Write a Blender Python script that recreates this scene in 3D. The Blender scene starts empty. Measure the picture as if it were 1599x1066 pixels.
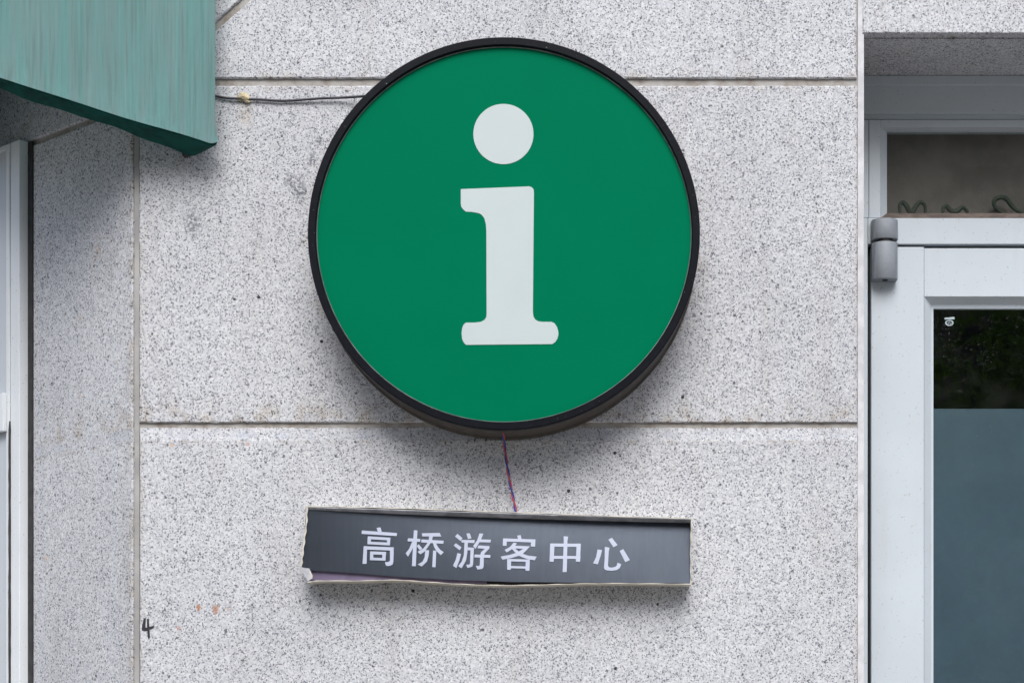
import bpy, bmesh, math, random
from mathutils import Vector, Matrix
from mathutils.geometry import delaunay_2d_cdt

random.seed(7)
scene = bpy.context.scene
COL = scene.collection

# ------------------------------------------------------------------ camera, light
# World: wall front is the plane y = 0, x to the right, z up, pavement at z = 0.
D, S = 3.66, 0.00131            # camera to wall (m); metres per photo pixel on the wall
VX, VY, ZC = 904.0, 1149.0, 1.6 # foot of the perpendicular from the lens to the wall, eye height
cam_d = bpy.data.cameras.new("Camera")
cam = bpy.data.objects.new("Camera", cam_d)
COL.objects.link(cam)
cam.location = (0, -D, ZC)
cam.rotation_euler = (math.radians(90), 0, 0)
cam_d.sensor_width = 36
cam_d.lens = 36 * D / (1599 * S)
cam_d.shift_x = -(VX - 799.5) / 1599
cam_d.shift_y = (VY - 533) / 1599
cam_d.clip_start = 0.05
cam_d.clip_end = 600
scene.camera = cam

to_sun = Vector((0.03, -0.67, 0.74)).normalized()
world = bpy.data.worlds.new("World")
scene.world = world
world.use_nodes = True
wn = world.node_tree
sky = wn.nodes.new("ShaderNodeTexSky")
sky.sky_type = 'NISHITA'
sky.sun_disc = False
sky.sun_elevation = math.asin(to_sun.z)
sky.sun_rotation = math.atan2(to_sun.x, to_sun.y)
sky.air_density = 0.95
sky.dust_density = 4.0
sky.ozone_density = 1.0
wn.links.new(sky.outputs[0], wn.nodes["Background"].inputs[0])
wn.nodes["Background"].inputs[1].default_value = 0.09

sun_d = bpy.data.lights.new("Sun", 'SUN')
sun_d.energy = 1.5
sun_d.angle = math.radians(38)
sun_d.color = (0.93, 0.98, 1.0)
sun = bpy.data.objects.new("Sun", sun_d)
COL.objects.link(sun)
sun.rotation_euler = to_sun.to_track_quat('Z', 'Y').to_euler()

scene.view_settings.view_transform = 'Standard'
scene.view_settings.look = 'None'
scene.view_settings.exposure = 0.74
scene.view_settings.gamma = 1.0
scene.render.engine = 'CYCLES'
scene.cycles.use_denoising = True
scene.cycles.max_bounces = 5
scene.cycles.diffuse_bounces = 3
scene.cycles.glossy_bounces = 2
scene.cycles.transparent_max_bounces = 12


def P(px, py, y=0.0):
    """photo position -> world point on the plane at depth y"""
    k = (D + y) / D * S
    return Vector(((px - VX) * k, y, ZC - (py - VY) * k))


# ------------------------------------------------------------------ node helpers
class NT:
    def __init__(self, name):
        self.m = bpy.data.materials.new(name)
        self.m.use_nodes = True
        self.t = self.m.node_tree
        self.b = self.t.nodes["Principled BSDF"]
        self.out = self.t.nodes["Material Output"]

    def n(self, kind, **kw):
        nd = self.t.nodes.new(kind)
        for k, v in kw.items():
            setattr(nd, k, v)
        return nd

    def l(self, a, b):
        self.t.links.new(a, b)

    def put(self, sock, v):
        if hasattr(v, "links"):
            self.l(v, sock)
        else:
            sock.default_value = v

    def pos(self):
        if not hasattr(self, "_pos"):
            self._pos = self.n("ShaderNodeNewGeometry").outputs["Position"]
        return self._pos

    def math(self, op, a, b=0.0, c=None, clamp=False):
        nd = self.n("ShaderNodeMath", operation=op, use_clamp=clamp)
        self.put(nd.inputs[0], a)
        self.put(nd.inputs[1], b)
        if c is not None:
            self.put(nd.inputs[2], c)
        return nd.outputs[0]

    def sep(self, v=None):
        nd = self.n("ShaderNodeSeparateXYZ")
        self.l(v or self.pos(), nd.inputs[0])
        return nd.outputs

    def noise(self, scale, detail=2.0, rough=0.5, vec=None, w=None):
        key = (scale, detail, rough, id(vec) if vec else 0, w)
        if not hasattr(self, "_nc"):
            self._nc = {}
        if vec is None and key in self._nc:
            return self._nc[key]
        nd = self.n("ShaderNodeTexNoise")
        if w is not None:
            nd.noise_dimensions = '4D'
            nd.inputs["W"].default_value = w
        self.l(vec or self.pos(), nd.inputs["Vector"])
        nd.inputs["Scale"].default_value = scale
        nd.inputs["Detail"].default_value = detail
        nd.inputs["Roughness"].default_value = rough
        if vec is None:
            self._nc[key] = nd.outputs["Fac"]
        return nd.outputs["Fac"]

    def ramp(self, v, stops, interp='LINEAR'):
        nd = self.n("ShaderNodeValToRGB")
        cr = nd.color_ramp
        cr.interpolation = interp
        while len(cr.elements) < len(stops):
            cr.elements.new(0.5)
        for e, (p, c) in zip(cr.elements, stops):
            e.position = p
            e.color = (c, c, c, 1) if not isinstance(c, tuple) else (*c, 1)
        self.l(v, nd.inputs[0])
        return nd.outputs[0]

    def step(self, v, a, b):
        nd = self.n("ShaderNodeMapRange", interpolation_type='SMOOTHSTEP')
        self.put(nd.inputs["Value"], v)
        nd.inputs["From Min"].default_value = a
        nd.inputs["From Max"].default_value = b
        return nd.outputs[0]

    def mix(self, fac, a, b, mode='MIX'):
        nd = self.n("ShaderNodeMix", data_type='RGBA', blend_type=mode)
        self.put(nd.inputs[0], fac)
        for i, v in ((6, a), (7, b)):
            if isinstance(v, tuple):
                v = (*v, 1)
            self.put(nd.inputs[i], v)
        return nd.outputs[2]

    def stretch(self, sx, sy, sz):
        nd = self.n("ShaderNodeVectorMath", operation='MULTIPLY')
        self.l(self.pos(), nd.inputs[0])
        nd.inputs[1].default_value = (sx, sy, sz)
        return nd.outputs[0]

    def dist(self, p, scale=(1, 1, 1)):
        s = self.n("ShaderNodeVectorMath", operation='SUBTRACT')
        self.l(self.pos(), s.inputs[0])
        s.inputs[1].default_value = p
        m = self.n("ShaderNodeVectorMath", operation='MULTIPLY')
        self.l(s.outputs[0], m.inputs[0])
        m.inputs[1].default_value = scale
        d = self.n("ShaderNodeVectorMath", operation='LENGTH')
        self.l(m.outputs[0], d.inputs[0])
        return d.outputs["Value"]

    def bump(self, h, strength=0.3, dist=0.001):
        nd = self.n("ShaderNodeBump")
        nd.inputs["Strength"].default_value = strength
        nd.inputs["Distance"].default_value = dist
        self.l(h, nd.inputs["Height"])
        self.l(nd.outputs[0], self.b.inputs["Normal"])

    def set(self, **kw):
        names = dict(color="Base Color", rough="Roughness", metal="Metallic", spec="Specular IOR Level",
                     coat="Coat Weight", coatr="Coat Roughness")
        for k, v in kw.items():
            if isinstance(v, tuple):
                v = (*v, 1)
            self.put(self.b.inputs[names[k]], v)
        return self


def plain(name, col, rough=0.5, var=0.12, scale=30, bump=0.0, bscale=400, **kw):
    """painted / plastic surface: colour with soft dirt variation and a little relief"""
    t = NT(name)
    n1 = t.noise(scale, 4, 0.6)
    dk = tuple(c * (1 - var) for c in col)
    lt = tuple(min(1, c * (1 + var)) for c in col)
    t.set(color=t.mix(t.step(n1, 0.35, 0.65), dk, lt), rough=t.math('MULTIPLY_ADD', t.noise(scale * 3, 3), 0.25, rough - 0.12, clamp=True), **kw)
    if bump:
        t.bump(t.noise(bscale, 3), bump, 0.0005)
    return t.m


# ------------------------------------------------------------------ materials
def granite(zone):
    t = NT("granite_" + zone)
    inz = {'plain': lambda x, y: False, 'mid': lambda x, y: x > 215 and 130 < y < 665, 'low': lambda x, y: x > 215 and 665 < y < 1200,
           'face': lambda x, y: x < 207, 'lintel': lambda x, y: x > 1345}[zone]
    # slightly warped position so that the crystals have ragged outlines
    wn_ = t.n("ShaderNodeTexNoise")
    t.l(t.pos(), wn_.inputs["Vector"])
    wn_.inputs["Scale"].default_value = 260
    wn_.inputs["Detail"].default_value = 1
    wa = t.n("ShaderNodeVectorMath", operation='MULTIPLY_ADD')
    t.l(wn_.outputs["Color"], wa.inputs[0])
    wa.inputs[1].default_value = (0.0045,) * 3
    t.l(t.pos(), wa.inputs[2])
    w = wa.outputs[0]

    def cells(scale):
        v = t.n("ShaderNodeTexVoronoi")
        v.inputs["Scale"].default_value = scale
        t.l(w, v.inputs["Vector"])
        c = t.n("ShaderNodeSeparateColor")
        t.l(v.outputs["Color"], c.inputs[0])
        return c.outputs
    mid = t.noise(24, 3, 0.6)
    a = cells(370)
    base = t.ramp(a[0], [(0.0, (0.545, 0.558, 0.598)), (0.35, (0.615, 0.626, 0.663)), (0.7, (0.668, 0.678, 0.712)), (1.0, (0.77, 0.776, 0.80))])
    big = t.noise(9, 3, 0.55)
    # grey quartz grains; more of them where the broad noise is high
    b = cells(240)
    q = t.math('GREATER_THAN', t.math('MULTIPLY_ADD', big, 0.34, b[0]), 0.95)
    base = t.mix(t.math('MULTIPLY', q, 0.34), base, (0.37, 0.378, 0.415))
    # black mica flakes of several sizes
    c = cells(490)
    k1 = t.math('GREATER_THAN', t.math('MULTIPLY_ADD', mid, 0.34, c[1]), 1.035)
    base = t.mix(t.math('MULTIPLY', k1, 0.85), base, (0.09, 0.096, 0.13))
    k2 = t.math('GREATER_THAN', t.math('MULTIPLY_ADD', mid, -0.2, a[1]), 0.84)
    base = t.mix(t.math('MULTIPLY', k2, 0.42), base, (0.17, 0.18, 0.225))
    k4 = t.math('GREATER_THAN', t.math('MULTIPLY_ADD', big, 0.1, b[1]), 1.030)
    base = t.mix(t.math('MULTIPLY', k4, 0.65), base, (0.10, 0.104, 0.13))
    k3 = t.math('GREATER_THAN', b[2], 0.994)
    base = t.mix(t.math('MULTIPLY', k3, 0.8), base, (0.05, 0.052, 0.06))
    # slow tonal drift, and one slab a shade off the next
    base = t.mix(t.step(t.noise(2.3, 3, 0.6), 0.3, 0.75), base, t.mix(1.0, base, (0.88, 0.88, 0.885), 'MULTIPLY'))
    oi = t.n("ShaderNodeObjectInfo").outputs["Random"]
    base = t.mix(t.math('MULTIPLY', oi, 0.6), base, t.mix(1.0, base, (0.93, 0.925, 0.92), 'MULTIPLY'))
    # faint run-off streaks and dust clinging to the rough face
    run = t.noise(11, 4, 0.62, t.stretch(1, 1, 0.22))
    base = t.mix(t.math('MULTIPLY', t.step(run, 0.50, 0.72), 0.55), base, t.mix(1.0, base, (0.87, 0.85, 0.82), 'MULTIPLY'))

    # weathering: beige dirt along joints
    xyz = t.sep()
    st = None
    nz = t.noise(24, 3, 0.6)
    for py, below, amt in ((657, 0.060, 0.95), (122, 0.028, 0.6), (689, 0.0045, 0.95), (137, 0.014, 0.6)):
        dz = t.math('ABSOLUTE', t.math('SUBTRACT', xyz[2], P(0, py).z))
        f = t.math('MULTIPLY', t.step(t.math('DIVIDE', dz, below), 1.0, 0.0), t.step(nz, 0.42, 0.68))
        f = t.math('MULTIPLY', f, amt)
        st = f if st is None else t.math('MAXIMUM', st, f)
    for px, wd, amt in ((210, 0.030, 0.8), (1340, 0.012, 0.7)):
        dx = t.math('ABSOLUTE', t.math('SUBTRACT', xyz[0], P(px, 0).x))
        f = t.math('MULTIPLY', t.step(t.math('DIVIDE', dx, wd), 1.0, 0.0), t.step(nz, 0.36, 0.62))
        st = t.math('MAXIMUM', st, t.math('MULTIPLY', f, amt))
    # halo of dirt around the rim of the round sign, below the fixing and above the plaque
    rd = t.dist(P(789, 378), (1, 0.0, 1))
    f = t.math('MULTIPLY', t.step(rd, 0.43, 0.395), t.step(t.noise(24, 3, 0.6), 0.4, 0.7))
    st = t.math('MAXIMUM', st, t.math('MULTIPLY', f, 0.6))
    rd = t.dist(P(383, 178), (1.3, 0.0, 0.7))
    f = t.math('MULTIPLY', t.step(rd, 0.03, 0.005), t.step(t.noise(150, 3, 0.6), 0.35, 0.6))
    st = t.math('MAXIMUM', st, f)
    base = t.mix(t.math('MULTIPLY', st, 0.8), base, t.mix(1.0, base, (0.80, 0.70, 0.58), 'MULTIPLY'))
    # patchy bluish tint just below the lower joint
    dz = t.math('ABSOLUTE', t.math('SUBTRACT', xyz[2], P(0, 677).z))
    f = t.math('MULTIPLY', t.step(dz, 0.017, 0.006), t.step(t.noise(24, 3, 0.6), 0.4, 0.7))
    base = t.mix(t.math('MULTIPLY', f, 0.5), base, (0.50, 0.55, 0.66))
    # soot patches (dark inclusions in the stone)
    for px, py, r in ((465, 293, 0.030), (452, 282, 0.018), (487, 250, 0.016), (498, 222, 0.012), (472, 305, 0.016), (300, 350, 0.03)):
        if not inz(px, py):
            continue
        f = t.math('MULTIPLY', t.step(t.dist(P(px, py), (1.2, 1, 0.8)), r, r * 0.25), t.step(t.noise(150, 3, 0.6), 0.42, 0.56))
        base = t.mix(t.math('MULTIPLY', f, 0.75), base, (0.12, 0.125, 0.15))
    # small black pits
    for px, py, r in ((888, 766, 0.0045), (960, 707, 0.004), (1066, 620, 0.004), (404, 464, 0.004), (645, 922, 0.004), (961, 1043, 0.004),
                      (188, 960, 0.004), (502, 533, 0.004), (1027, 943, 0.0035), (366, 467, 0.003)):
        if not inz(px, py):
            continue
        f = t.step(t.math('MULTIPLY_ADD', t.noise(150, 3, 0.6), 0.004, t.dist(P(px, py), (1, 0.3, 1))), r + 0.002, r * 0.7 + 0.002)
        base = t.mix(f, base, (0.03, 0.03, 0.04))
    # rust
    for px, py, y, sx, sz, r, col in (
            (310, 948, 0, 1.2, 0.8, 0.0085, (0.45, 0.17, 0.04)), (337, 951, 0, 1.1, 0.7, 0.010, (0.38, 0.13, 0.025)),
            (356, 950, 0, 1, 1, 0.004, (0.58, 0.36, 0.22)), (279, 980, 0, 1, 1, 0.006, (0.5, 0.24, 0.14)),
            (268, 695, 0, 1, 1, 0.006, (0.6, 0.36, 0.2)), (387, 694, 0, 1, 1, 0.005, (0.55, 0.3, 0.25)),
            (1486, 63.5, 0.028, 0.7, 1, 0.010, (0.10, 0.045, 0.012))):
        if not inz(px, py):
            continue
        p = P(px, py, y)
        f = t.step(t.math('MULTIPLY_ADD', t.noise(150, 3, 0.6), 0.012, t.dist(p, (sx, 0.4, sz))), r + 0.006, r * 0.3 + 0.005)
        f = t.math('MULTIPLY', f, t.math('MULTIPLY_ADD', c[0], 0.6, 0.6, clamp=True))
        base = t.mix(t.math('MULTIPLY', f, 0.85), base, col)
    for px, py, sx, sz, r in ((72, 465, 1.0, 1.6, 0.018), (150, 395, 2.2, 0.7, 0.03), (122, 500, 1.2, 1.2, 0.02), (124, 620, 1.6, 0.8, 0.012),
                              (116, 662, 1.3, 1, 0.010), (104, 703, 1.6, 0.8, 0.012), (180, 565, 1, 1, 0.01), (70, 870, 0.6, 2.2, 0.02)):
        if not inz(px, py):
            continue
        u = (205 - px) / 155 * 0.36
        p = Vector((P(207, 0).x - 0.759 * u, 0.651 * u, P(207, py, 0.651 * u).z))
        f = t.math('MULTIPLY', t.step(t.dist(p, (sx, 0.7, sz)), r, r * 0.2), t.step(t.noise(150, 3, 0.6), 0.50, 0.62))
        base = t.mix(t.math('MULTIPLY', f, 0.7), base, (0.52, 0.33, 0.17))
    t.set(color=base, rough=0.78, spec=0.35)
    t.bump(t.noise(420, 1, 0.6), 0.45, 0.0012)
    return t.m


def mortar():
    t = NT("mortar")
    n1 = t.noise(35, 5, 0.65)
    col = t.ramp(n1, [(0.3, (0.22, 0.18, 0.15)), (0.5, (0.37, 0.345, 0.32)), (0.7, (0.46, 0.455, 0.45))])
    t.set(color=col, rough=0.85)
    t.bump(t.noise(300, 4), 0.4, 0.001)
    return t.m


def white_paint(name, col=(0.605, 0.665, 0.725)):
    t = NT(name)
    n1 = t.noise(5, 4, 0.6)
    c = t.mix(t.step(n1, 0.3, 0.75), tuple(v * 0.93 for v in col), col)
    # rain streaks and tiny specks of dirt
    n2 = t.noise(20, 4, 0.6, t.stretch(1, 1, 0.12))
    c = t.mix(t.math('MULTIPLY', t.step(n2, 0.55, 0.8), 0.22), c, (0.45, 0.44, 0.42))
    sp = t.noise(210, 1, 0.4)
    c = t.mix(t.math('MULTIPLY', t.step(sp, 0.71, 0.76), 0.5), c, (0.33, 0.31, 0.28))
    t.set(color=c, rough=t.math('MULTIPLY_ADD', n2, 0.25, 0.32), spec=0.4)
    t.bump(t.noise(90, 2), 0.05, 0.001)
    return t.m


def awning_cloth():
    t = NT("awning_cloth")
    fold = t.noise(60, 5, 0.7, t.stretch(1, 1, 0.045))
    fine = t.noise(190, 4, 0.65, t.stretch(1, 1, 0.03))
    blot = t.noise(5, 4, 0.6)
    c = t.mix(t.step(fold, 0.36, 0.66), (0.25, 0.51, 0.49), (0.31, 0.475, 0.475))
    c = t.mix(t.math('MULTIPLY', t.step(fine, 0.47, 0.68), 0.5), c, (0.195, 0.315, 0.315))
    c = t.mix(t.math('MULTIPLY', t.step(fine, 0.46, 0.30), 0.35), c, (0.34, 0.64, 0.62))
    # grimy upper outer corner
    g = t.math('MULTIPLY', t.step(t.dist(P(25, 25, -0.42), (1.2, 0.4, 0.8)), 0.12, 0.0), t.step(blot, 0.35, 0.7))
    c = t.mix(t.math('MULTIPLY', g, 0.8), c, (0.17, 0.25, 0.20))
    weave = t.noise(900, 1, 0.5, t.stretch(1, 1, 3))
    t.set(color=c, rough=0.75, spec=0.3)
    t.b.inputs["Sheen Weight"].default_value = 0.15
    t.bump(t.math('ADD', t.math('MULTIPLY', weave, 0.25), t.math('ADD', t.math('MULTIPLY', t.noise(14, 3, 0.5, t.stretch(1, 1, 0.5)), 2.2), t.math('MULTIPLY', fold, 0.5))), 0.35, 0.004)
    return t.m


def glass_mat(name, tint=(0.90, 0.93, 0.93), dust=0.5):
    t = NT(name)
    t.t.nodes.remove(t.b)
    tr = t.n("ShaderNodeBsdfTransparent")
    tr.inputs[0].default_value = (*tint, 1)
    gl = t.n("ShaderNodeBsdfGlossy")
    gl.inputs["Roughness"].default_value = 0.015
    fr = t.n("ShaderNodeFresnel")
    bf = t.n("ShaderNodeNewGeometry").outputs["Backfacing"]
    t.l(t.math('MULTIPLY_ADD', bf, 1 / 1.52 - 1.52, 1.52), fr.inputs["IOR"])
    bp = t.n("ShaderNodeBump")
    bp.inputs["Strength"].default_value = 0.02
    bp.inputs["Distance"].default_value = 0.01
    t.l(t.noise(3, 2), bp.inputs["Height"])
    t.l(bp.outputs[0], gl.inputs["Normal"])
    m1 = t.n("ShaderNodeMixShader")
    t.l(fr.outputs[0], m1.inputs[0])
    t.l(tr.outputs[0], m1.inputs[1])
    t.l(gl.outputs[0], m1.inputs[2])
    df = t.n("ShaderNodeBsdfDiffuse")
    df.inputs[0].default_value = (0.5, 0.52, 0.52, 1)
    m2 = t.n("ShaderNodeMixShader")
    dirt = t.math('MULTIPLY', t.math('MULTIPLY', t.step(t.noise(260, 2, 0.5), 0.68, 0.76), t.step(t.noise(6, 3), 0.4, 0.65)), dust)
    dirt = t.math('ADD', dirt, t.math('MULTIPLY', t.step(t.noise(7, 5, 0.7), 0.45, 0.8), 0.012))
    t.l(dirt, m2.inputs[0])
    t.l(m1.outputs[0], m2.inputs[1])
    t.l(df.outputs[0], m2.inputs[2])
    t.l(m2.outputs[0], t.out.inputs[0])
    return t.m


def brushed_face():
    t = NT("brushed_film")
    n1 = t.noise(120, 4, 0.7, t.stretch(1, 1, 0.02))
    n2 = t.noise(6, 3, 0.6)
    c = t.mix(t.step(n1, 0.3, 0.7), (0.104, 0.125, 0.164), (0.117, 0.138, 0.178))
    c = t.mix(t.math('MULTIPLY', t.step(n2, 0.4, 0.7), 0.3), c, (0.095, 0.113, 0.148))
    t.set(color=c, rough=0.36, metal=0.6, spec=0.5)
    t.bump(n1, 0.03, 0.0006)
    return t.m


def sign_green():
    t = NT("sign_green")
    n1 = t.noise(6, 3)
    c = t.mix(t.step(n1, 0.3, 0.7), (0.000, 0.160, 0.076), (0.000, 0.166, 0.079))
    t.set(color=c, rough=0.5, spec=0.012)
    t.bump(t.noise(2.0, 2), 0.05, 0.01)
    return t.m


def rim_black(name, col=(0.0045, 0.0055, 0.009), chips=0.7, rough=0.45):
    t = NT(name)
    c = t.mix(t.step(t.noise(40, 5, 0.7), 0.45, 0.75), col, tuple(v * 1.7 for v in col))
    s = t.step(t.noise(170, 3, 0.7), 0.70, 0.74)
    c = t.mix(t.math('MULTIPLY', s, chips), c, (0.35, 0.36, 0.36))
    t.set(color=c, rough=rough, spec=0.10)
    t.bump(t.noise(120, 3), 0.15, 0.001)
    return t.m


M = {
    **{'granite_' + z: granite(z) for z in ('plain', 'mid', 'low', 'face', 'lintel')},
    'mortar': mortar(),
    'sealant': plain("pale_sealant", (0.60, 0.605, 0.63), 0.7, 0.12, 25, 0.3, 120),
    'sealant_grey': plain("grey_sealant", (0.35, 0.345, 0.34), 0.7, 0.16, 12, 0.4, 90),
    'bead': plain("inner_bead", (0.17, 0.175, 0.18), 0.45, 0.3, 30),
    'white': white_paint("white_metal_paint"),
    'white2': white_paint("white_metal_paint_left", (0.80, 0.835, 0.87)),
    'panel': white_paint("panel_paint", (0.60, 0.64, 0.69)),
    'black': plain("black_rubber", (0.014, 0.013, 0.015), 0.7, 0.3, 60, 0.3),
    'seal': plain("dark_sealant", (0.028, 0.026, 0.028), 0.6, 0.35, 50, 0.5, 200),
    'awning': awning_cloth(),
    'awning_in': plain("awning_cloth_unfaded", (0.004, 0.115, 0.098), 0.8, 0.25, 25, 0.3, 300),
    'steel_dark': plain("dark_steel", (0.05, 0.05, 0.05), 0.5, 0.3, 40),
    'green': sign_green(),
    'letter': plain("sign_white", (0.505, 0.575, 0.585), 0.4, 0.015, 8),
    'rim': rim_black("rim_black"),
    'drum': rim_black("drum_side", (0.075, 0.068, 0.062), 0.15, 0.5),
    'brushed': brushed_face(),
    'glyph': plain("glyph_white", (0.44, 0.48, 0.60), 0.45, 0.03, 20),
    'edge': plain("raw_edge", (0.62, 0.58, 0.50), 0.6, 0.15, 40, 0.3, 200),
    'lip': plain("lip_grey", (0.48, 0.49, 0.53), 0.45, 0.25, 35),
    'purple': plain("purple_film", (0.155, 0.125, 0.205), 0.45, 0.15, 25),
    'cable': plain("black_cable", (0.035, 0.035, 0.045), 0.45, 0.2, 60),
    'putty': plain("yellow_putty", (0.55, 0.47, 0.31), 0.8, 0.25, 90, 0.6, 150),
    'red': plain("red_wire", (0.42, 0.05, 0.07), 0.45, 0.2, 60),
    'blue': plain("blue_wire", (0.02, 0.045, 0.26), 0.45, 0.2, 60),
    'hinge': plain("hinge_grey", (0.255, 0.28, 0.32), 0.58, 0.05, 60, 0.1, 500, metal=0.10),
    'glass': glass_mat("door_glass"),
    'film': plain("frosted_film", (0.066, 0.112, 0.152), 0.5, 0.06, 9, 0.2, 300),
    'brown': plain("brown_sill", (0.16, 0.125, 0.11), 0.7, 0.25, 40),
    'room': plain("room_wall", (0.34, 0.29, 0.25), 0.9, 0.1, 3),
    'backdrop': plain("brown_backdrop", (0.30, 0.25, 0.22), 0.9, 0.12, 14),
    'facade': plain("brown_render", (0.34, 0.29, 0.25), 0.9, 0.12, 2),
    'dark_glass': plain("dark_window", (0.03, 0.035, 0.04), 0.2, 0.1, 3),
    'ornament': plain("green_ornament", (0.10, 0.112, 0.082), 0.7, 0.3, 40),
    'mark': plain("black_marker", (0.022, 0.022, 0.03), 0.7, 0.3, 100),
    'etch': plain("glass_etching", (0.42, 0.50, 0.54), 0.7, 0.1, 100),
    'pave': plain("pavement", (0.26, 0.245, 0.225), 0.85, 0.15, 4, 0.3, 60),
    'bark': plain("bark", (0.07, 0.055, 0.04), 0.9, 0.35, 20, 0.6, 30),
}
tl = NT("leaf")
lc = tl.mix(tl.step(tl.noise(1.2, 4), 0.35, 0.65), (0.065, 0.14, 0.025), (0.14, 0.24, 0.05))
tl.set(color=lc, rough=0.6)
tr_ = tl.n('ShaderNodeBsdfTranslucent')
tl.l(lc, tr_.inputs[0])
mx_ = tl.n('ShaderNodeMixShader')
mx_.inputs[0].default_value = 0.5
tl.l(tl.b.outputs[0], mx_.inputs[1])
tl.l(tr_.outputs[0], mx_.inputs[2])
tl.l(mx_.outputs[0], tl.out.inputs[0])
M['leaf'] = tl.m


# ------------------------------------------------------------------ object helpers
def tag(o, label=None, cat=None, group=None, kind=None):
    if label:
        o["label"] = label
    if cat:
        o["category"] = cat
    if group:
        o["group"] = group
    if kind:
        o["kind"] = kind
    return o


def thing(name, label, cat, loc, group=None):
    o = bpy.data.objects.new(name, None)
    o.empty_display_size = 0.1
    COL.objects.link(o)
    o.location = loc
    return tag(o, label, cat, group)


def world_loc(o):
    v = o.location.copy()
    while o.parent:
        o = o.parent
        v += o.location
    return v


def link(name, bm, mat, parent=None, smooth=False):
    """bm is in world coordinates; the object is linked as one mesh under parent"""
    bmesh.ops.recalc_face_normals(bm, faces=bm.faces)
    if parent is not None:
        bm.transform(Matrix.Translation(-world_loc(parent)))
    me = bpy.data.meshes.new(name)
    bm.to_mesh(me)
    bm.free()
    me.materials.append(M[mat])
    if smooth:
        for p in me.polygons:
            p.use_smooth = True
        try:
            me.set_sharp_from_angle(angle=math.radians(40))
        except Exception:
            pass
    o = bpy.data.objects.new(name, me)
    COL.objects.link(o)
    o.parent = parent
    return o


def box(bm, x0, x1, y0, y1, z0, z1, bev=0.0):
    r = bmesh.ops.create_cube(bm, size=1.0)
    vs = r["verts"]
    for v in vs:
        v.co = Vector(((x0 + x1) / 2 + v.co.x * (x1 - x0), (y0 + y1) / 2 + v.co.y * (y1 - y0), (z0 + z1) / 2 + v.co.z * (z1 - z0)))
    if bev:
        es = list({e for v in vs for e in v.link_edges})
        bmesh.ops.bevel(bm, geom=es, offset=bev, segments=2, profile=0.6, affect='EDGES')


def pbox(px0, py0, px1, py1, y0, y1, bev=0.0, bm=None):
    """box whose front face fills the photo rectangle at depth y0"""
    bm = bm or bmesh.new()
    a, b = P(px0, py1, y0), P(px1, py0, y0)
    box(bm, a.x, b.x, y0, y1, a.z, b.z, bev)
    return bm


def prism(poly, y0, y1, bm=None):
    """polygon in (x,z) extruded from y0 to y1"""
    bm = bm or bmesh.new()
    a = [bm.verts.new((x, y0, z)) for x, z in poly]
    b = [bm.verts.new((x, y1, z)) for x, z in poly]
    bm.faces.new(a)
    bm.faces.new(b[::-1])
    for i in range(len(a)):
        j = (i + 1) % len(a)
        bm.faces.new((a[i], b[i], b[j], a[j]))
    return bm


def tube(pts, r, seg=10, bm=None, cap=True):
    bm = bm or bmesh.new()
    pts = [Vector(p) for p in pts]
    rings = []
    up = Vector((0.31, 0.77, 0.55)).normalized()
    for i, p in enumerate(pts):
        d = (pts[min(i + 1, len(pts) - 1)] - pts[max(i - 1, 0)]).normalized()
        u = d.cross(up).normalized()
        v = d.cross(u).normalized()
        rr = r[i] if isinstance(r, (list, tuple)) else r
        rings.append([bm.verts.new(p + (u * math.cos(2 * math.pi * k / seg) + v * math.sin(2 * math.pi * k / seg)) * rr) for k in range(seg)])
    for a, b in zip(rings, rings[1:]):
        for k in range(seg):
            bm.faces.new((a[k], a[(k + 1) % seg], b[(k + 1) % seg], b[k]))
    if cap:
        bm.faces.new(rings[0][::-1])
        bm.faces.new(rings[-1])
    return bm


def smooth_path(pts, n=12):
    """Catmull-Rom through points"""
    pts = [Vector(p) for p in pts]
    q = [pts[0] * 2 - pts[1]] + pts + [pts[-1] * 2 - pts[-2]]
    out = []
    for i in range(1, len(q) - 2):
        for k in range(n):
            t = k / n
            p0, p1, p2, p3 = q[i - 1:i + 3]
            out.append(0.5 * ((2 * p1) + (p2 - p0) * t + (2 * p0 - 5 * p1 + 4 * p2 - p3) * t * t + (3 * p1 - p0 - 3 * p2 + p3) * t ** 3))
    out.append(pts[-1])
    return out


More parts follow.
